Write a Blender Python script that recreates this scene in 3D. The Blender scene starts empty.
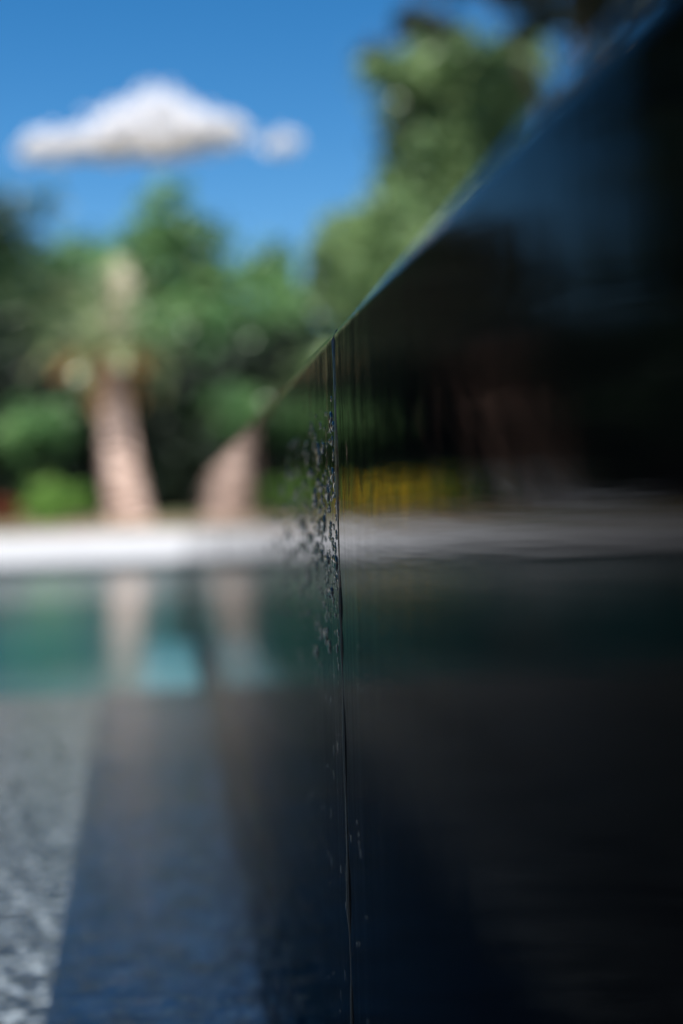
import bpy, math, random
import numpy as np
from mathutils import Vector, Matrix, Quaternion, noise
rnd = random.Random(7); rng = np.random.default_rng(7)
S = bpy.context.scene; C = S.collection
R = math.radians

# ---------------------------------------------------------------- camera (water surface is z = 0)
CAMZ = 0.5; FPX = 50/36*1024
yaw, pitch, roll = 6.87, 0.23, 1.6
M3 = (Matrix.Rotation(R(-yaw), 3, 'Z') @ Matrix.Rotation(R(90-pitch), 3, 'X') @ Matrix.Rotation(R(-roll), 3, 'Z'))
cam = bpy.data.cameras.new('camera'); co = bpy.data.objects.new('camera', cam); C.objects.link(co)
co.matrix_world = Matrix.Translation((0, 0, CAMZ)) @ M3.to_4x4()
cam.sensor_fit = 'VERTICAL'; cam.sensor_height = 36; cam.sensor_width = 24; cam.lens = 50
cam.clip_start = 0.02; cam.clip_end = 6000
cam.dof.use_dof = True; cam.dof.focus_distance = 1.075; cam.dof.aperture_fstop = 1.9
S.camera = co
def at(px, py, Y):
    """point of the place seen in direction (px,py) at Y metres down the pool"""
    d = M3 @ Vector(((px-341.5)/FPX, (512-py)/FPX, -1.0))
    return Vector((0, 0, CAMZ)) + d*(Y/d.y)

# ---------------------------------------------------------------- helpers
def tag(o, label=None, cat=None, group=None, kind=None):
    if label: o['label'] = label
    if cat: o['category'] = cat
    if group: o['group'] = group
    if kind: o['kind'] = kind
    return o
def empty(name, loc=(0, 0, 0)):
    o = bpy.data.objects.new(name, None); C.objects.link(o); o.location = loc; o.empty_display_size = .2; return o
def link(name, verts, faces, mat, parent=None, smooth=False, loc=None):
    me = bpy.data.meshes.new(name); me.from_pydata([tuple(v) for v in verts], [], faces); me.update()
    if smooth: me.polygons.foreach_set('use_smooth', [True]*len(me.polygons))
    me.materials.append(mat)
    o = bpy.data.objects.new(name, me); C.objects.link(o)
    if parent: o.parent = parent
    if loc is not None: o.location = loc
    return o
def quads(name, V, mat, parent=None, attr=None):
    """V: (n,4,3) array of quad corners -> one mesh"""
    n = len(V); me = bpy.data.meshes.new(name)
    me.vertices.add(n*4); me.vertices.foreach_set('co', V.reshape(-1).astype(np.float32))
    me.loops.add(n*4); me.loops.foreach_set('vertex_index', np.arange(n*4, dtype=np.int32))
    me.polygons.add(n); me.polygons.foreach_set('loop_start', np.arange(0, n*4, 4, dtype=np.int32))
    me.update(calc_edges=True); me.materials.append(mat)
    o = bpy.data.objects.new(name, me); C.objects.link(o)
    if parent: o.parent = parent
    return o
class MB:
    def __init__(s): s.v = []; s.f = []
    def box(s, a, b):
        n = len(s.v); (x0, y0, z0), (x1, y1, z1) = a, b
        s.v += [(x0,y0,z0),(x1,y0,z0),(x1,y1,z0),(x0,y1,z0),(x0,y0,z1),(x1,y0,z1),(x1,y1,z1),(x0,y1,z1)]
        s.f += [(n+a_, n+b_, n+c_, n+d_) for a_, b_, c_, d_ in ((0,3,2,1),(4,5,6,7),(0,1,5,4),(1,2,6,5),(2,3,7,6),(3,0,4,7))]; return s
    def tube(s, pts, rads, seg=10, jit=0):
        n0 = len(s.v); pts = [Vector(p) for p in pts]
        for i, p in enumerate(pts):
            t = (pts[min(i+1, len(pts)-1)]-pts[max(i-1, 0)]).normalized()
            a = t.cross(Vector((0, 1, .1))).normalized(); b = t.cross(a)
            for k in range(seg):
                an = 2*math.pi*k/seg; r = rads[i]*(1+jit*(rnd.random()-.5))
                s.v.append(p+a*math.cos(an)*r+b*math.sin(an)*r)
        for i in range(len(pts)-1):
            for k in range(seg):
                k2 = (k+1) % seg
                s.f.append((n0+i*seg+k, n0+i*seg+k2, n0+(i+1)*seg+k2, n0+(i+1)*seg+k))
        s.f.append(tuple(n0+k for k in reversed(range(seg)))); m = n0+(len(pts)-1)*seg
        s.f.append(tuple(m+k for k in range(seg))); return s
    def build(s, name, mat, parent=None, smooth=False): return link(name, s.v, s.f, mat, parent, smooth)

# ---------------------------------------------------------------- materials
def mat(name, col=(.5,.5,.5), rough=.6, spec=.5, ior=1.5):
    m = bpy.data.materials.new(name); m.use_nodes = True
    b = m.node_tree.nodes['Principled BSDF']
    b.inputs['Base Color'].default_value = (*col, 1); b.inputs['Roughness'].default_value = rough
    b.inputs['IOR'].default_value = ior; b.inputs['Specular IOR Level'].default_value = spec
    return m, m.node_tree, b
def N(t, typ, **kw):
    n = t.nodes.new(typ)
    for k, v in kw.items(): setattr(n, k, v)
    return n
def noisecol(t, b, c1, c2, scale, detail=4, stretch=None, lo=.35, hi=.65, coord='Object', c3=None):
    tc = N(t, 'ShaderNodeTexCoord'); mp = N(t, 'ShaderNodeMapping'); nz = N(t, 'ShaderNodeTexNoise'); cr = N(t, 'ShaderNodeValToRGB')
    if stretch: mp.inputs['Scale'].default_value = stretch
    t.links.new(tc.outputs[coord], mp.inputs[0]); t.links.new(mp.outputs[0], nz.inputs['Vector'])
    nz.inputs['Scale'].default_value = scale; nz.inputs['Detail'].default_value = detail
    t.links.new(nz.outputs['Fac'], cr.inputs[0])
    cr.color_ramp.elements[0].position = lo; cr.color_ramp.elements[0].color = (*c1, 1)
    cr.color_ramp.elements[1].position = hi; cr.color_ramp.elements[1].color = (*c2, 1)
    if c3:
        e = cr.color_ramp.elements.new((lo+hi)/2); e.color = (*c3, 1)
    if b: t.links.new(cr.outputs[0], b.inputs['Base Color'])
    return mp, nz, cr
def bump(t, b, hgt, dist, strength=1, prev=None, inp='Normal'):
    bp = N(t, 'ShaderNodeBump'); bp.inputs['Distance'].default_value = dist; bp.inputs['Strength'].default_value = strength
    t.links.new(hgt, bp.inputs['Height'])
    if prev: t.links.new(prev.outputs[0], bp.inputs['Normal'])
    if b: t.links.new(bp.outputs[0], b.inputs[inp])
    return bp
def nz(t, scale, stretch, detail=3, dist=0.0, rough=.5):
    tc = N(t, 'ShaderNodeTexCoord'); mp = N(t, 'ShaderNodeMapping'); n = N(t, 'ShaderNodeTexNoise')
    mp.inputs['Scale'].default_value = stretch; n.inputs['Scale'].default_value = scale
    n.inputs['Detail'].default_value = detail; n.inputs['Distortion'].default_value = dist; n.inputs['Roughness'].default_value = rough
    t.links.new(tc.outputs['Object'], mp.inputs[0]); t.links.new(mp.outputs[0], n.inputs['Vector'])
    return n

# black granite with a film of water running down it
mWall, t, b = mat('wet_black_granite', (.0025,.0025,.003), .018, .5, 1.112)
noisecol(t, b, (.0015,.0015,.002), (.006,.006,.007), 700, 2, lo=.45, hi=.75)
n1 = nz(t, 34, (1, 1, .035), 2); bp1 = bump(t, None, n1.outputs['Fac'], .00055)
n2 = nz(t, 130, (1, 1, .10), 2); bp2 = bump(t, None, n2.outputs['Fac'], .00022, prev=bp1)
# the streaming is strongest on the near side of the joint; a painted height falloff darkens the reflection low on the wall
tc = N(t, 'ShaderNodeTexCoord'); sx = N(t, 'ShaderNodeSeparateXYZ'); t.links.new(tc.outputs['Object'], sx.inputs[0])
mr = N(t, 'ShaderNodeMapRange'); t.links.new(sx.outputs['Y'], mr.inputs['Value'])
for k_, v_ in (('From Min', .45), ('From Max', .0), ('To Min', .16), ('To Max', 1.0)): mr.inputs[k_].default_value = v_
t.links.new(mr.outputs[0], bp1.inputs['Strength']); t.links.new(mr.outputs[0], bp2.inputs['Strength'])
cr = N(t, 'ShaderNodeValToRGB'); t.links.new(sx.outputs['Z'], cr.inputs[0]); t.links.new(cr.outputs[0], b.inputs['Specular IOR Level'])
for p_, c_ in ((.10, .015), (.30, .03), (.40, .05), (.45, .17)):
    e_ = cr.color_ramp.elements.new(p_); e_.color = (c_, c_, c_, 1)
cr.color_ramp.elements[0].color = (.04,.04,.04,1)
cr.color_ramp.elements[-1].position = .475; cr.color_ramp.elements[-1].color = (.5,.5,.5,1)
n3 = nz(t, 12, (1, .3, 3.0), 3); bp3 = bump(t, b, n3.outputs['Fac'], .0003, prev=bp2)
mDrop, t, b = mat('running_water_beads', (.002,.002,.003), .02, .5, 1.45)
mSeal, t, b = mat('black_joint_sealant', (.008,.007,.006), .1, .5, 1.5)
n1 = nz(t, 60, (1, 1, .6), 2); bump(t, b, n1.outputs['Fac'], .001)
mCore, t, b = mat('black_render', (.012,.012,.013), .5); n1 = nz(t, 40, (1,1,1)); bump(t, b, n1.outputs['Fac'], .003)

# water: reflects by its own refractive index, lets the light through with a blue-green tint
def water_mat(name, tint, layers, ior=1.25, rough=.02, calm=None):
    m = bpy.data.materials.new(name); m.use_nodes = True; t = m.node_tree
    t.nodes.remove(t.nodes['Principled BSDF']); out = t.nodes['Material Output']
    fr = N(t, 'ShaderNodeFresnel'); fr.inputs['IOR'].default_value = ior
    tr = N(t, 'ShaderNodeBsdfTransparent'); tr.inputs['Color'].default_value = (*tint, 1)
    gl = N(t, 'ShaderNodeBsdfGlossy'); gl.inputs['Roughness'].default_value = rough; gl.inputs['Color'].default_value = (1,1,1,1)
    mx = N(t, 'ShaderNodeMixShader')
    prev = None
    for (sc, st, d) in layers:
        n1 = nz(t, sc, st, 3, .3); prev = bump(t, None, n1.outputs['Fac'], d, prev=prev)
        if calm:                    # ripples are livelier over the shallow shelf
            tc = N(t, 'ShaderNodeTexCoord'); sx = N(t, 'ShaderNodeSeparateXYZ'); t.links.new(tc.outputs['Object'], sx.inputs[0])
            mr = N(t, 'ShaderNodeMapRange'); t.links.new(sx.outputs['Y'], mr.inputs['Value'])
            for k_, v_ in (('From Min', 3.6), ('From Max', 5.0), ('To Min', 1.0), ('To Max', calm)): mr.inputs[k_].default_value = v_
            t.links.new(mr.outputs[0], prev.inputs['Strength'])
    t.links.new(prev.outputs[0], gl.inputs['Normal']); t.links.new(prev.outputs[0], fr.inputs['Normal'])
    t.links.new(fr.outputs[0], mx.inputs[0]); t.links.new(tr.outputs[0], mx.inputs[1]); t.links.new(gl.outputs[0], mx.inputs[2])
    t.links.new(mx.outputs[0], out.inputs['Surface'])
    return m
mWater = water_mat('pool_water', (.88,.95,.97), [(1.6, (1,1,1), .006), (34, (1,1.0,1), .0026), (90, (1,1,1), .0011)], calm=.35)
mUpper = water_mat('raised_pool_water', (.6,.85,.95), [(9, (1,1,1), .004)])

mLedge, t, b = mat('pebble_render', (.2,.2,.2), .7)
noisecol(t, b, (.012,.013,.015), (.42,.42,.435), 60, 8, lo=.42, hi=.66, c3=(.07,.071,.076))
mDeep, t, b = mat('teal_pool_mosaic', (.03,.22,.24), .5)
noisecol(t, b, (.001,.07,.085), (.004,.15,.17), .7, 3)
mStep, t, b = mat('pale_pool_mosaic', (.16,.50,.56), .5); noisecol(t, b, (.07,.22,.27), (.13,.33,.38), 5, 3)
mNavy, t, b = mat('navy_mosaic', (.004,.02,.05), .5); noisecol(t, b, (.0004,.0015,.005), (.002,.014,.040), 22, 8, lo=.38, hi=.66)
mPaleTile, t, b = mat('pale_waterline_tile', (.6,.66,.68), .4); noisecol(t, b, (.30,.36,.38), (.45,.51,.53), 6, 2)
mTile, t, b = mat('dark_waterline_tile', (.03,.045,.055), .3); noisecol(t, b, (.02,.03,.035), (.05,.07,.08), 30, 2)
def stone(name, c1, c2, sc, tile):
    m, t, b = mat(name, c1, .75)
    mp, n_, cr = noisecol(t, None, c1, c2, sc, 6)
    br = N(t, 'ShaderNodeTexBrick'); br.offset = .5
    tc = N(t, 'ShaderNodeTexCoord'); t.links.new(tc.outputs['Object'], br.inputs['Vector'])
    br.inputs['Scale'].default_value = 1; br.inputs['Brick Width'].default_value = tile; br.inputs['Row Height'].default_value = tile*.66
    br.inputs['Mortar Size'].default_value = .006; br.inputs['Mortar'].default_value = (c1[0]*.55, c1[1]*.55, c1[2]*.55, 1)
    t.links.new(cr.outputs[0], br.inputs['Color1']); t.links.new(cr.outputs[0], br.inputs['Color2'])
    t.links.new(br.outputs['Color'], b.inputs['Base Color']); bump(t, b, n_.outputs['Fac'], .003)
    return m
mTerr = stone('pale_stone_paving', (.45,.445,.44), (.56,.555,.55), 3, .9)
mCop = stone('coping_stone', (.42,.415,.41), (.50,.495,.49), 8, .6)
mGround, t, b = mat('dry_ground', (.2,.2,.1), .95); noisecol(t, b, (.26,.19,.13), (.08,.11,.04), .5, 8, lo=.45, hi=.6, c3=(.18,.14,.08))
mBark, t, b = mat('bark', (.2,.13,.1), .9)
mp, n_, cr = noisecol(t, b, (.10,.07,.05), (.26,.18,.13), 6, 5, stretch=(1,1,.3)); bump(t, b, n_.outputs['Fac'], .03)
mPink, t, b = mat('reddish_pine_bark', (.3,.2,.16), .9)
mp, n_, cr = noisecol(t, b, (.10,.055,.04), (.26,.15,.11), 5, 5, stretch=(1,1,.35)); bump(t, b, n_.outputs['Fac'], .03)
mPalmT, t, b = mat('palm_trunk_fibre', (.4,.3,.25), .9)
mp, n_, cr = noisecol(t, b, (.13,.08,.06), (.72,.54,.45), 5, 5, stretch=(1,1,2.2), c3=(.42,.29,.23)); bump(t, b, n_.outputs['Fac'], .04)
def leaf(name, c1, c2, c3, sc=1.2, trans=.35, rough=.45):
    m, t, b = mat(name, c1, rough)
    mp, n_, cr = noisecol(t, b, c1, c2, sc, 5, lo=.32, hi=.68, c3=c3)
    tl = N(t, 'ShaderNodeBsdfTranslucent'); mx = N(t, 'ShaderNodeMixShader'); mx.inputs[0].default_value = trans
    t.links.new(cr.outputs[0], tl.inputs['Color']); out = t.nodes['Material Output']
    t.links.new(b.outputs[0], mx.inputs[1]); t.links.new(tl.outputs[0], mx.inputs[2]); t.links.new(mx.outputs[0], out.inputs['Surface'])
    return m
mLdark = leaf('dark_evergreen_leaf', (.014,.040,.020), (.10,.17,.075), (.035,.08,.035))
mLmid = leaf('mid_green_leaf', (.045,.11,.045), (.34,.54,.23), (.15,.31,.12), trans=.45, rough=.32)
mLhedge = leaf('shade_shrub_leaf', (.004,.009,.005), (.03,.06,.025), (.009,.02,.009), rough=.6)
mLpale = leaf('pale_green_leaf', (.07,.13,.05), (.40,.54,.25), (.20,.31,.13), trans=.5, rough=.35)
mLpine = leaf('pine_needle', (.018,.026,.014), (.075,.075,.042), (.035,.045,.024))
mLbright = leaf('bright_green_leaf', (.09,.22,.03), (.28,.46,.10), (.17,.33,.06), 3)
mLrust = leaf('rust_red_leaf', (.16,.03,.015), (.30,.10,.04), (.20,.05,.02), 3)
mYel = leaf('yellow_petal', (.93,.68,.03), (.98,.82,.07), (.95,.75,.05), 5, .25)
mFrond = leaf('palm_frond', (.08,.14,.05), (.50,.54,.32), (.25,.32,.15), 3, .35, .35)
mDead = leaf('dry_palm_frond', (.28,.15,.05), (.55,.34,.15), (.40,.23,.09), 3)
mFlower, t, b = mat('cream_palm_flower', (.75,.66,.48), .8); noisecol(t, b, (.62,.52,.36), (.85,.78,.62), 9, 2)
mGrey, t, b = mat('pale_grey_fabric', (.5,.52,.56), .8); noisecol(t, b, (.42,.44,.48), (.55,.57,.6), 4, 2)
mSteel, t, b = mat('brushed_metal', (.5,.5,.52), .3); b.inputs['Metallic'].default_value = 1; noisecol(t, b, (.42,.42,.44), (.6,.6,.62), 20, 2)
mTerra, t, b = mat('stucco', (.6,.57,.52), .9); noisecol(t, b, (.5,.47,.42), (.65,.62,.57), 2, 3)
mCloud, t, b = mat('cloud_vapour', (.92,.92,.93), 1, 0); noisecol(t, b, (.96,.96,.97), (.98,.98,.98), .02, 2)
tl = N(t, 'ShaderNodeBsdfTranslucent'); tl.inputs['Color'].default_value = (.95,.95,.97,1); mx = N(t, 'ShaderNodeMixShader'); mx.inputs[0].default_value = .6
t.links.new(b.outputs[0], mx.inputs[1]); t.links.new(tl.outputs[0], mx.inputs[2]); t.links.new(mx.outputs[0], t.nodes['Material Output'].inputs['Surface'])

# ---------------------------------------------------------------- world and sun
w = bpy.data.worlds.new('World'); S.world = w; w.use_nodes = True; t = w.node_tree
sky = N(t, 'ShaderNodeTexSky', sky_type='NISHITA'); sky.sun_disc = False
SUN_EL, SUN_AZ = 52.0, 176.0            # azimuth clockwise from +Y: from the right and a little behind the camera
sky.sun_elevation = R(SUN_EL); sky.sun_rotation = R(SUN_AZ); sky.altitude = 300; sky.air_density = 1.0; sky.dust_density = .25; sky.ozone_density = 2.2
hsv = N(t, 'ShaderNodeHueSaturation'); hsv.inputs['Saturation'].default_value = 1.42; hsv.inputs['Value'].default_value = 1.0
t.links.new(sky.outputs[0], hsv.inputs['Color']); t.links.new(hsv.outputs[0], t.nodes['Background'].inputs[0]); t.nodes['Background'].inputs[1].default_value = .074
sl = bpy.data.lights.new('sun', 'SUN'); sl.energy = 5.0; sl.angle = R(.53); sl.color = (1, .965, .92)
so = bpy.data.objects.new('sun', sl); C.objects.link(so)
sd = Vector((math.sin(R(SUN_AZ))*math.cos(R(SUN_EL)), math.cos(R(SUN_AZ))*math.cos(R(SUN_EL)), math.sin(R(SUN_EL))))
so.rotation_euler = sd.to_track_quat('Z', 'Y').to_euler(); so.location = sd*50
S.view_settings.view_transform = 'Standard'; S.view_settings.look = 'None'; S.view_settings.gamma = 1; S.view_settings.exposure = .72
S.render.engine = 'CYCLES'; S.cycles.max_bounces = 8; S.cycles.transparent_max_bounces = 16; S.cycles.caustics_reflective = False

# ---------------------------------------------------------------- pool, terrace, ground
WX = .125                      # face of the raised wall
TOP = .5+WX*1.09               # its crest
PX0, PX1, PY0, PY1 = -9.0, 4.0, -5.0, 13.0
TX0, TX1, TY0, TY1 = -16.0, 10.0, -9.0, 22.0
def terr(x, y): return .070+0.0140*max(0, y-13.3)
def gh(x, y):
    d = max(0, TX0-x, x-TX1, TY0-y, y-TY1)
    base = terr(x, min(max(y, TY0), TY1))
    return base-.01+.075*min(d, 3)+.02*max(0, min(d-3, 6))+.012*max(0, min(d-6, 30))+(.10*noise.noise(Vector((x*.15, y*.15, 0)))*min(1, d/3))
def sheet(xs, ys, h, skip):
    v = []; f = []; idx = {}
    for i in range(len(xs)-1):
        for j in range(len(ys)-1):
            cx, cy = (xs[i]+xs[i+1])/2, (ys[j]+ys[j+1])/2
            if skip(cx, cy): continue
            q = []
            for a, c in ((i,j),(i+1,j),(i+1,j+1),(i,j+1)):
                if (a,c) not in idx: idx[(a,c)] = len(v); v.append((xs[a], ys[c], h(xs[a], ys[c])))
                q.append(idx[(a,c)])
            f.append(q)
    return v, f
CW = .35
inpool = lambda x, y: PX0-CW < x < PX1+CW and PY0-CW < y < PY1+CW
xs = [TX0, -12.5, PX0-CW, -6, -3, 0, 2, PX1+CW, 7, TX1]; ys = [TY0, -7, PY0-CW, 0, 5, PY1+CW, 14, 15.5, 17, 19, TY1]
v, f = sheet(xs, ys, terr, inpool)
tag(link('terrace', v, f, mTerr), 'pale stone terrace beyond the far edge of the pool', kind='structure')
def line(a, b, n): return [a+(b-a)*i/n for i in range(n+1)]
far = [60, 90, 150, 260, 500, 1000, 3000]
xs = [-k for k in reversed(far)]+line(-45, TX0, 14)+line(-13, 7, 10)+line(TX1, 45, 14)+far
ys = [-k for k in reversed(far)]+line(-45, TY0, 12)+line(-5, 18, 8)+line(TY1, 48, 20)+far
v, f = sheet(xs, ys, gh, lambda x, y: TX0 < x < TX1 and TY0 < y < TY1)
tag(link('ground', v, f, mGround, smooth=True), 'dry garden ground under the trees', kind='structure')
# coping ring
m = MB(); z0, z1 = .048, .072
m.box((PX0-CW, PY1, z0), (PX1+CW, PY1+CW, z1)); m.box((PX0-CW, PY0-CW, z0), (PX1+CW, PY0, z1))
m.box((PX0-CW, PY0, z0), (PX0, PY1, z1)); m.box((PX1, PY0, z0), (PX1+CW, PY1, z1))
tag(m.build('pool_edge', mCop), 'pale coping stones round the rim of the pool', kind='structure')
# shell
D = 1.5; SH = -.06; LY = 4.5
m = MB(); e = .03
m.box((PX0-.2, PY1+e, -D), (PX1+.2, PY1+.3, z0-.002)); m.box((PX0-.2, PY0-.3, -D), (PX1+.2, PY0-e, z0-.002))
m.box((PX0-.3, PY0-e, -D), (PX0-e, PY1+e, z0-.002)); m.box((PX1+e, PY0-e, -D), (PX1+.3, PY1+e, z0-.002))
tag(m.build('pool_side', mTile), 'dark tiled sides of the pool at the waterline', kind='structure')
m = MB().box((PX0-e, LY, -D-.1), (PX1+e, PY1+e, -D)); tag(m.build('pool_floor', mDeep), 'deep teal floor of the pool', kind='structure')
m = MB().box((PX0-e, PY0-e, -D-.1), (PX1+e, LY-.002, SH)); tag(m.build('shallow_shelf', mLedge), 'grey pebbled shelf just under the near water', kind='structure')
m = MB().box((PX0-e+.002, PY1-.02, -D), (PX1+e-.002, PY1+e-.002, -.30)); tag(m.build('pool_end_wall', mDeep), 'deep teal end wall of the pool below the pale band', kind='structure')
m = MB().box((PX0-e+.002, PY1+.004, -.298), (PX1+e-.002, PY1+e-.002, -.05)); tag(m.build('underwater_ledge', mPaleTile), 'pale tiled band just under the water along the far edge', kind='structure')
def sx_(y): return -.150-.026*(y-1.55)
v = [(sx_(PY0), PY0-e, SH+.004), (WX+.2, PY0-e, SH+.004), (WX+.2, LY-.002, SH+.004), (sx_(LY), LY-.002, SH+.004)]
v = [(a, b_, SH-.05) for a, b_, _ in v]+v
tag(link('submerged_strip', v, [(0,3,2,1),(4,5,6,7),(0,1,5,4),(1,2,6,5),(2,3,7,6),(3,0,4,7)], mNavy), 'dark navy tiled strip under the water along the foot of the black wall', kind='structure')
# pale step against the raised wall in the deep part
m = MB().box((-.12, LY+.01, -D), (WX+.2, 6.6, -.10)); tag(m.build('underwater_step', mStep), 'pale turquoise submerged step beyond the grey shelf', kind='structure')
tag(link('pool_water', *sheet([PX0-e+.001, -4, -1, WX+.05], [PY0-e+.001, 0, 3, 7, PY1+e-.001], lambda x, y: 0, lambda x, y: False), mWater),
    'still blue green pool water with fine ripples', kind='structure')

# ---------------------------------------------------------------- raised black wall (infinity edge)
wall = empty('overflow_wall', (WX, 1.06, 0))
tag(wall, 'glossy black stone wall of the raised pool with water running down it', 'wall')
def prof(x0, x1, zb, zt, r, n=8):
    """outer face, rounded crest, flat top, inner face"""
    p = [(x0, zb), (x0, zt-r-.0015), (x0, zt-r)]
    for i in range(1, n+1):
        a = math.pi/2*i/n; p.append((x0+r-r*math.cos(a), zt-r+r*math.sin(a)))
    for i in range(n+1):
        a = math.pi/2*i/n; p.append((x1-r+r*math.sin(a), zt-r+r*math.cos(a)))
    p.append((x1, zb)); return p
JO = 1.06; PL = 2.4; GAP = .003
def panel(y0, y1):
    r = .012; bev = .0015
    v = []; f = []
    rings = [(y0, bev), (y0+bev*.3, bev*.3), (y0+bev, 0), (y0+bev*1.4, 0), (y1-bev*1.4, 0), (y1-bev, 0), (y1-bev*.3, bev*.3), (y1, bev)]
    for (y, ins) in rings:
        for (x, z) in prof(ins, .30-ins, -.7, TOP-ins, r): v.append((x, y-JO, z))
    n = len(v)//len(rings)
    for i in range(len(rings)-1):
        for k in range(n):
            k2 = (k+1) % n
            f.append((i*n+k, (i+1)*n+k, (i+1)*n+k2, i*n+k2))
    f.append(tuple(range(n))); f.append(tuple((len(rings)-1)*n+k for k in reversed(range(n))))
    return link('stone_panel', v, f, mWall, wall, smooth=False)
js = [JO+PL*k for k in range(-4, 8)]; js = [PY0+.01]+[j for j in js if PY0+.1 < j < PY1-.2]+[PY1+e-.002]
for a, c in zip(js[:-1], js[1:]):
    p = panel(a+GAP/2, c-GAP/2)
    for i, pl in enumerate(p.data.polygons): pl.use_smooth = len(pl.vertices) == 4 and pl.area < .4*(TOP+.7)*.3
    p.data.set_sharp_from_angle(angle=R(60))
m = MB().box((.012, PY0+.02-JO, -.69), (.288, PY1-JO, TOP-.014)); m.build('wall_core', mCore, wall)
for j in js[1:-1]:
    m = MB(); pts = [(.0005+.0006*math.sin(i*.9)+.0004*rnd.random(), j-JO+.0009*(rnd.random()-.5), -.3+i*(TOP-.012+.3)/60) for i in range(61)]
    pts += [(.0035, j-JO, TOP-.0048), (.012, j-JO, TOP-.0018), (.05, j-JO, TOP-.0018), (.2, j-JO, TOP-.002)]
    m.tube(pts, [.0014+.0008*rnd.random() for _ in pts], 8); m.build('joint_seal', mSeal, wall, smooth=True)
# beads of running water near the joint
def beads(name, spec, parent):
    v = []; f = []
    for (y, z, ry, rz, rx) in spec:
        n0 = len(v); nl, ns = 6, 9
        for i in range(nl):
            th = math.pi/2*i/(nl-1)
            for k in range(ns):
                ph = 2*math.pi*k/ns; w_ = math.cos(th)
                v.append((.0003-rx*math.sin(th), y+ry*w_*math.cos(ph), z+rz*w_*math.sin(ph)*(1+.35*(math.sin(ph) < 0))))
        for i in range(nl-1):
            for k in range(ns):
                k2 = (k+1) % ns; f.append((n0+i*ns+k, n0+(i+1)*ns+k, n0+(i+1)*ns+k2, n0+i*ns+k2))
    return link(name, v, f, mDrop, parent, smooth=True)
sp = []
while len(sp) < 850:
    y = JO+.01+abs(rnd.gauss(0, .30)); z = rnd.gauss(.478, .055)
    if z > TOP-.05-(0 if y < 1.3 else .02) or z < .28: continue
    sc = rnd.uniform(.3, .95)*(1.9 if rnd.random() < .15 else 1.0)
    sp.append((y-JO, z, .0055*sc, .0022*sc*rnd.uniform(.8, 1.9), .0012*sc))
for _ in range(90):
    y = rnd.uniform(.92, 1.5); z = rnd.uniform(-.02, .42)
    sp.append((y-JO, z, .003, .0015*rnd.uniform(1, 3.4), .0007))
tag(beads('water_beads', sp, wall), kind='stuff')

# the raised pool behind the crest
m = MB().box((WX+.302, PY0+.01, -.69), (PX1-.3, PY1-.01, TOP-.5)); tag(m.build('raised_pool_floor', mDeep), 'teal floor of the raised pool behind the black wall', kind='structure')
m = MB(); m.box((PX1-.298, PY0+.01, -.69), (PX1+.02, PY1-.01, TOP+.02)); m.box((WX+.31, PY1-.008, -.69), (PX1-.002, PY1+.02, TOP+.02)); m.box((WX+.31, PY0-.02, -.69), (PX1-.002, PY0+.008, TOP+.02))
tag(m.build('raised_pool_surround', mCop), 'pale stone surround of the raised pool', kind='structure')
tag(link('raised_pool_water', *sheet([WX+.301, 2, PX1-.299], [PY0+.011, 3, PY1-.011], lambda x, y: TOP-.004, lambda x, y: False), mUpper), 'water of the raised pool level with the black crest', kind='structure')

# ---------------------------------------------------------------- vegetation
def leaves(blobs, size, dens, hollow=.25, flat=.0):
    """blobs: (centre Vector, rx, ry, rz) in metres; returns quads"""
    out = []
    for (c, rx, ry, rz) in blobs:
        n = int(dens*(rx*rz+rx*ry+ry*rz)/3)
        k = max(8, int(n/70))                              # clumps of leaves with gaps between them
        d = rng.normal(size=(k, 3)); d /= np.linalg.norm(d, axis=1)[:, None]
        r = hollow+(1-hollow)*rng.random(k)**.45
        cl = d*r[:, None]*np.array([rx, ry, rz])*(.85+.3*rng.random(k))[:, None]+np.array(c)
        sel = rng.integers(0, k, n); sp_ = min(rx, ry, rz)*.20+size*.8
        p = cl[sel]+rng.normal(size=(n, 3))*np.array([sp_, sp_, sp_*.7])
        a = rng.normal(size=(n, 3)); a /= np.linalg.norm(a, axis=1)[:, None]
        b_ = rng.normal(size=(n, 3)); b_ -= (a*b_).sum(1)[:, None]*a; b_ /= np.linalg.norm(b_, axis=1)[:, None]
        s = size*(.55+.9*rng.random(n))[:, None]
        q = np.stack([p-a*s, p-b_*s*.45, p+a*s, p+b_*s*.45], axis=1); out.append(q)
    return np.concatenate(out)
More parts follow.
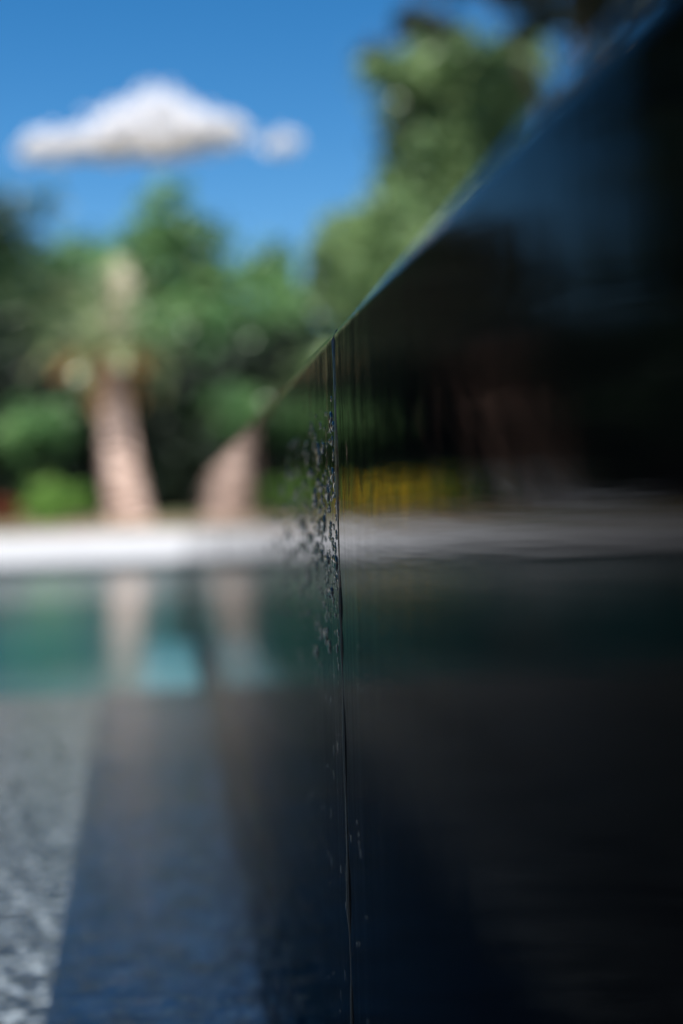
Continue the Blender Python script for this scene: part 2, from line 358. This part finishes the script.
def tree(name, label, cat, group, base, blobs, lmat, bmat, tr=.22, size=.13, dens=1500, lean=None, hollow=.25):
    root = empty(name, base); tag(root, label, cat, group)
    bl = [(Vector(c)-Vector(base), rx, ry, rz) for (c, rx, ry, rz) in blobs]
    topc = sum((x[0] for x in bl), Vector())/len(bl); hi = max(x[0].z for x in bl)
    m = MB(); fork = Vector((topc.x*.6, topc.y*.6, max(.4, hi*.45)))
    pts = [Vector((0,0,-.15)), Vector((0,0,.1)), fork*.35+Vector((rnd.uniform(-.1,.1), 0, 0)), fork*.7, fork]
    m.tube(pts, [tr*1.35, tr*1.1, tr*.92, tr*.8, tr*.66], 10, .12)
    m.build('trunk', bmat, root, True)
    for (c, rx, ry, rz) in bl:
        mid = fork.lerp(c, .5)+Vector((rnd.uniform(-.2,.2), rnd.uniform(-.2,.2), .15))
        m = MB().tube([fork-Vector((0,0,.15)), mid, c, c+(c-fork)*.15], [tr*.4, tr*.2, tr*.1, .012], 7)
        for _ in range(4):
            e_ = c+Vector((rnd.uniform(-rx,rx), rnd.uniform(-ry,ry), rnd.uniform(-rz,rz)))*.75
            m.tube([mid, mid.lerp(e_, .6)+Vector((0,0,.1)), e_], [tr*.1, tr*.06, .008], 5)
        m.build('limb', bmat, root, True)
    V = leaves(bl, size, dens, hollow); quads('crown', V, lmat, root)
    return root
def B(Y, lst):
    """crown clumps (px, py, half-width px, half-height px) at depth Y"""
    s = Y/FPX; out = []
    for (px, py, a, h) in lst:
        yy = Y+rnd.uniform(-.6, .6); out.append((at(px, py, yy), a*s, max(a, h)*s*.9, h*s))
    return out
def gnd(px, Y):
    p = at(px, 500, Y); return Vector((p.x, p.y, gh(p.x, p.y)))

BG = 'trees beyond the terrace'
tree('evergreen_tree', 'dark evergreen tree at the left edge, topping the treeline left of the palm', 'tree', BG, gnd(-20, 31),
     B(31, [(-8,232,55,58),(-50,300,60,70),(25,320,45,60),(0,380,70,60),(-60,400,60,60)]), mLdark, mBark, dens=1700)
tree('broadleaf_tree', 'grey green tree standing directly behind the palm crown', 'tree', BG, gnd(85, 33),
     B(33, [(78,275,42,45),(45,310,40,45),(105,300,40,45),(80,350,55,45),(100,400,60,50)]), mLmid, mBark, dens=1400)
tree('broadleaf_tree', 'green tree with a pointed top right of the palm', 'tree', BG, gnd(180, 30),
     B(30, [(168,222,24,32),(160,275,34,36),(132,262,26,30),(204,252,26,30),(195,300,42,44),(182,350,50,46),(225,345,38,42),(215,405,60,45)]), mLmid, mBark, dens=1700)
tree('broadleaf_tree', 'pale green rounded tree left of the sky gap', 'tree', BG, gnd(275, 32),
     B(32, [(272,275,30,32),(248,300,34,36),(285,320,34,40),(262,365,45,45),(285,410,50,45)]), mLmid, mBark, dens=1500)
tree('tall_tree', 'tall light green tree rising above the sloping edge of the black wall', 'tree', BG, gnd(440, 29),
     B(29, [(452,92,56,48),(408,72,34,28),(495,105,44,50),(425,150,40,40),(470,170,60,50),(415,210,36,38),(455,245,60,50),(420,340,70,55),(515,70,30,34)]),
     mLpale, mBark, tr=.2, dens=2100, size=.14)
tree('broadleaf_tree', 'pale green bushy tree at the lower left foot of the tall tree', 'tree', BG, gnd(385, 25.5),
     B(25.5, [(352,250,34,34),(392,232,36,34),(335,285,22,30),(375,300,50,46),(420,290,50,55),(385,390,70,60)]), mLpale, mBark, tr=.12, dens=2100)
tree('pine_tree', 'dark pine whose branch tips show at the upper left of the tall light green tree', 'tree', BG, gnd(436, 31.5),
     B(31.5, [(380,62,22,13),(414,16,16,9),(436,40,30,16),(400,95,18,14),(450,150,40,60)]), mLpine, mBark, tr=.18, dens=2200, size=.12)
tree('pine_tree', 'dark pine overhanging the top right corner above the black wall', 'tree', BG, gnd(640, 26),
     B(26, [(540,4,60,22),(485,-20,46,20),(600,18,55,26),(650,-10,70,40),(560,-60,90,40),(640,90,60,40),(590,120,40,20)]),
     mLpine, mBark, tr=.13, dens=1400, size=.12)
# left of the picture: seen in the black wall
tree('pine_tree', 'red barked umbrella pine mirrored in the black wall', 'tree', BG, gnd(-209, 25),
     B(25, [(-120,245,42,24),(-160,262,55,34),(-90,280,45,34),(-140,305,62,36),(-205,300,40,26),(-222,325,36,16),(-60,300,34,30)]), mLpine, mPink, tr=.26, dens=1500, size=.12)
k = 0
hn = [('deep green tree in the low treeline behind the umbrella pine', -150), ('low dark tree far left of the umbrella pine', -300), ('outermost low dark tree on the left', -400)]
for lab, px in hn:
    tree('evergreen_tree', lab, 'tree', BG, gnd(px, 31), B(31, [(px,415,60,50),(px-35,430,50,60),(px+40,425,55,50),(px+15,385,34,28),(px-20,480,70,50)]), mLdark, mBark, dens=1300)
for lab, px in [('outer broad green tree well left of the pool', -560), ('green tree furthest round to the left of the terrace', -760)]:
    tree('broadleaf_tree', lab, 'tree', BG, gnd(px, 29), B(29, [(px,330,70,60),(px-55,380,60,60),(px+60,370,60,60),(px,420,90,60)]), mLmid, mBark, dens=1000)
for lab, px in [('green tree hidden behind the raised pool on the right', 640), ('far right tree behind the raised pool', 860), ('furthest right tree beyond the raised pool', 1080)]:
    tree('broadleaf_tree', lab, 'tree', BG, gnd(px, 31), B(31, [(px,330,70,60),(px-55,380,60,60),(px+60,370,60,60),(px,420,90,60)]), mLmid, mBark, dens=900)
for lab, px in [('added tall dark evergreen out of view on the left, blackening the wall mirror', -385), ('second added dark evergreen out of view on the left, blackening the wall mirror', -505)]:  # unseen trees added to black out the mirrored sky at the wall's right end
    tree('evergreen_tree', lab, 'tree', BG, gnd(px, 26), B(26, [(px,-140,60,80),(px-8,-30,68,80),(px+4,80,72,80),(px,190,72,80),(px-5,300,75,80),(px,400,75,70)]), mLdark, mBark, tr=.3, dens=1500, hollow=.1)
# dense dark hedge shrubs filling the foot of the treeline
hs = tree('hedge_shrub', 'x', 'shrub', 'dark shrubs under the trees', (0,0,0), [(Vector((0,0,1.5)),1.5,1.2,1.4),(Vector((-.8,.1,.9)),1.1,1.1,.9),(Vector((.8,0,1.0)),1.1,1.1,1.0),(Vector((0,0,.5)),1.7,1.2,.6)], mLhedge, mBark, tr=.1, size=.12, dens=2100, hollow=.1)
def copy_tree(o, par=None):
    c = o.copy(); C.objects.link(c)
    if par: c.parent = par
    for ch in list(o.children): copy_tree(ch, c)
    return c
spots = []
for i, px in enumerate(range(-640, 900, 62)):
    spots.append((px+rnd.uniform(-12, 12), 27.6+rnd.uniform(-.5, .9)+(0 if px < 420 else 2)))
def side(px):
    if px < -60: return 'seen only in the wall mirror'
    if px < 90: return 'left of the palm trunk'
    if px < 330: return 'right of the palm trunk'
    return 'hidden behind the black wall'
cnt = {}
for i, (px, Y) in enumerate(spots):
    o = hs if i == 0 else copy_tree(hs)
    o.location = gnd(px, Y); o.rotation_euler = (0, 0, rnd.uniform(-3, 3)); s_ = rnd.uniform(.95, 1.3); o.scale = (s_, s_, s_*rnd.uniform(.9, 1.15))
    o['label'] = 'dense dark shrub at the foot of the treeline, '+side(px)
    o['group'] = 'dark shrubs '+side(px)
spots2 = []
# leafy lighter shrubs in front
def shrub(name, label, px, py, a, h, Y, lm, dens=2600, size=.06, cat='shrub'):
    g = gnd(px, Y); c = at(px, py, Y); s = Y/FPX
    bl = [(c, a*s, a*s*.7, h*s), (c+Vector((a*s*.5,0,-h*s*.3)), a*s*.6, a*s*.5, h*s*.7), (c+Vector((-a*s*.5,0,-h*s*.3)), a*s*.6, a*s*.5, h*s*.7)]
    return tree(name, label, cat, None, g, bl, lm, mBark, tr=.03, size=size, dens=dens, hollow=.05)
shrub('low_shrub', 'bright green low shrub left of the palm trunk', 58, 501, 25, 16, 23.8, mLbright, 16000)
shrub('low_plant', 'rust red low plant at the left edge of the terrace', 4, 512, 12, 9, 24.2, mLrust, 14000, .05, 'plant')
shrub('garden_shrub', 'mid green rounded shrub in the dark under the left trees', 40, 430, 40, 34, 26.5, mLmid, 2600, .10)
shrub('garden_shrub', 'green shrub between the palm and its reflection in the wall', 232, 415, 34, 40, 26.6, mLmid, 2200, .10)
fs = shrub('flowering_shrub', 'yellow flowering shrub mirrored in the wet black wall', -46, 514, 18, 10, 23.6, mLbright, 5000, .05)
g = Vector(fs.location); s = 23.6/FPX
V = leaves([(at(px_, 509, 23.5)-g, 5*s, 8*s*.8, 15*s) for px_ in (-56, -45, -35)], .04, 90000, .3); quads('blossom', V, mYel, fs)
shrub('low_shrub', 'green low shrub left of the yellow flowering shrub', -98, 505, 20, 15, 24, mLbright, 7000)

# ---------------------------------------------------------------- palm
PY = 24.0; base = gnd(130, PY); base.z -= .03; s = PY/FPX
palm = empty('palm_tree', base); tag(palm, 'leaning palm with a thick pinkish brown trunk beside the terrace', 'palm tree')
topp = at(106, 352, PY)-base
m = MB(); pts = []; rads = []
nR = 40
for i in range(nR+1):
    u = i/nR; p = Vector((topp.x*(u**.85), 0, topp.z*u)); pts.append(p+Vector((0,0,-.1*(1-u))))
    r = (.35*(1-u)+.19*u+.04*(1-u)**6)*(1.0+(.07 if i % 2 else -.03)); rads.append(r)
m.tube(pts, rads, 22, .10); m.build('trunk', mPalmT, palm)
def frond(az, el, L, droop, mt, wid=.30, name='frond'):
    d = Vector((math.cos(az), math.sin(az), 0)); n = 16; pts = []; p = topp+d*.12+Vector((0,0,.05)); ang = el
    for i in range(n+1):
        pts.append(p.copy()); p = p+(d*math.cos(ang)+Vector((0,0,1))*math.sin(ang))*L/n; ang -= droop/n*(.5+i/n)
    q = []
    sidev = Vector((-d.y, d.x, 0))
    for i in range(2, n+1):
        t_ = (pts[i]-pts[i-1]).normalized(); up = sidev.cross(t_)
        for sub in range(3):
            pp = pts[i-1].lerp(pts[i], sub/3)
            for sg in (-1, 1):
                w_ = wid*math.sin(math.pi*min(1, (i+sub/3)/(n+1.5)))**.6
                tip = pp+(sidev*sg*.8+t_*.75+up*(-.15+rnd.uniform(-.25,.15))).normalized()*w_
                q.append([pp-t_*.012, pp.lerp(tip, .45)-t_*.016, tip, pp.lerp(tip, .45)+t_*.016])
        q.append([pts[i-1]-sidev*.015, pts[i]-sidev*.012, pts[i]+sidev*.012, pts[i-1]+sidev*.015])
    return quads(name, np.array([[list(x) for x in k_] for k_ in q]), mt, palm)
for i in range(30):
    az = i*2.39996; u = i/29
    frond(az, R(82-88*u), rnd.uniform(1.25, 1.75)*(1 if u < .7 else .85), R(60+40*u), mFrond)
for i in range(13):
    frond(i*2.39996+.7, R(-rnd.uniform(-10, 60)), rnd.uniform(.7, 1.3), R(50), mDead, .24, 'dry_frond')
for dx, dz, L_ in ((.12, .5, .9),(.2,.3,.8)):
    q = []; 
    for k in range(240):
        u = rnd.random(); c = topp+Vector((dx+.12*u, -.28-.2*u, dz+L_*u)); c += Vector((rnd.gauss(0,.10), rnd.gauss(0,.08), rnd.gauss(0,.06)))
        a = Vector((rnd.gauss(0,1), rnd.gauss(0,1), rnd.gauss(0,1))).normalized()*.05; b_ = a.orthogonal().normalized()*.03
        q.append([list(c-a), list(c-b_), list(c+a), list(c+b_)])
    quads('flower_cluster', np.array(q), mFlower, palm)

# ---------------------------------------------------------------- things left of the picture, mirrored in the wall
def at_ground(px, Y): p = at(px, 515, Y); return Vector((p.x, p.y, terr(p.x, p.y)))
g = at_ground(-250, 20.5); lo = empty('sun_lounger', g); tag(lo, 'pale grey sun lounger on the terrace mirrored in the wall', 'sun lounger'); lo.rotation_euler.z = R(20)
MB().box((-.9,-.3,.26),(.35,.3,.36)).build('mattress', mGrey, lo)
v = [(.35,-.3,.26),(.35,.3,.26),(.95,.3,.70),(.95,-.3,.70),(.30,-.3,.36),(.30,.3,.36),(.88,.3,.79),(.88,-.3,.79)]
link('backrest', v, [(0,1,2,3),(4,7,6,5),(0,4,5,1),(3,2,6,7),(0,3,7,4),(1,5,6,2)], mGrey, lo)
MB().box((-.92,-.33,.20),(.95,-.30,.25)).box((-.92,.30,.20),(.95,.33,.25)).box((-.92,-.3,.2),(-.88,.3,.25)).build('frame', mSteel, lo)
for x in (-.85, .85):
    for y in (-.315, .315): MB().box((x-.02,y-.015,0),(x+.02,y+.015,.2)).build('leg', mSteel, lo)

# ---------------------------------------------------------------- clouds: heaps of small puffs, thinning outwards
def ico():
    import bmesh
    bm = bmesh.new(); bmesh.ops.create_icosphere(bm, subdivisions=1, radius=1)
    v = np.array([x.co[:] for x in bm.verts]); f = np.array([[y.index for y in x.verts] for x in bm.faces]); bm.free(); return v, f
iv, if_ = ico()
def cloud(label, lst, Y, n, pr):
    base = at(lst[0][0], lst[0][1], Y); s = Y/FPX; V = []; F = []; k = 0
    area = np.array([a*h for (_, _, a, h) in lst], float); area /= area.sum()
    for (px, py, a, h), ar in zip(lst, area):
        c = at(px, py, Y)
        for _ in range(int(n*ar)):
            d = Vector((rnd.gauss(0,.42), rnd.gauss(0,.42), rnd.gauss(0,.42)))
            p = c-base+Vector((d.x*a*s, d.y*a*s, d.z*h*s))
            r = pr*s*rnd.uniform(.5, 1.2); V.append(iv*r*np.array([1,1,.8])+np.array(p)); F.append(if_+k*len(iv)); k += 1
    V = np.concatenate(V); F = np.concatenate(F)
    o = link('cloud', V.tolist(), F.tolist(), mCloud, None, True, base); tag(o, label, 'cloud'); return o
cloud('larger white humped cloud floating in the blue sky', [(162,116,34,20),(130,128,36,18),(195,130,34,15),(225,132,22,13),(85,146,36,11),(48,148,24,13),(28,151,11,9),(150,145,50,10)], 1400, 4200, 3.4)
cloud('small faint cloud right of the larger one', [(286,141,17,11),(272,147,12,6)], 1400, 130, 2.6)
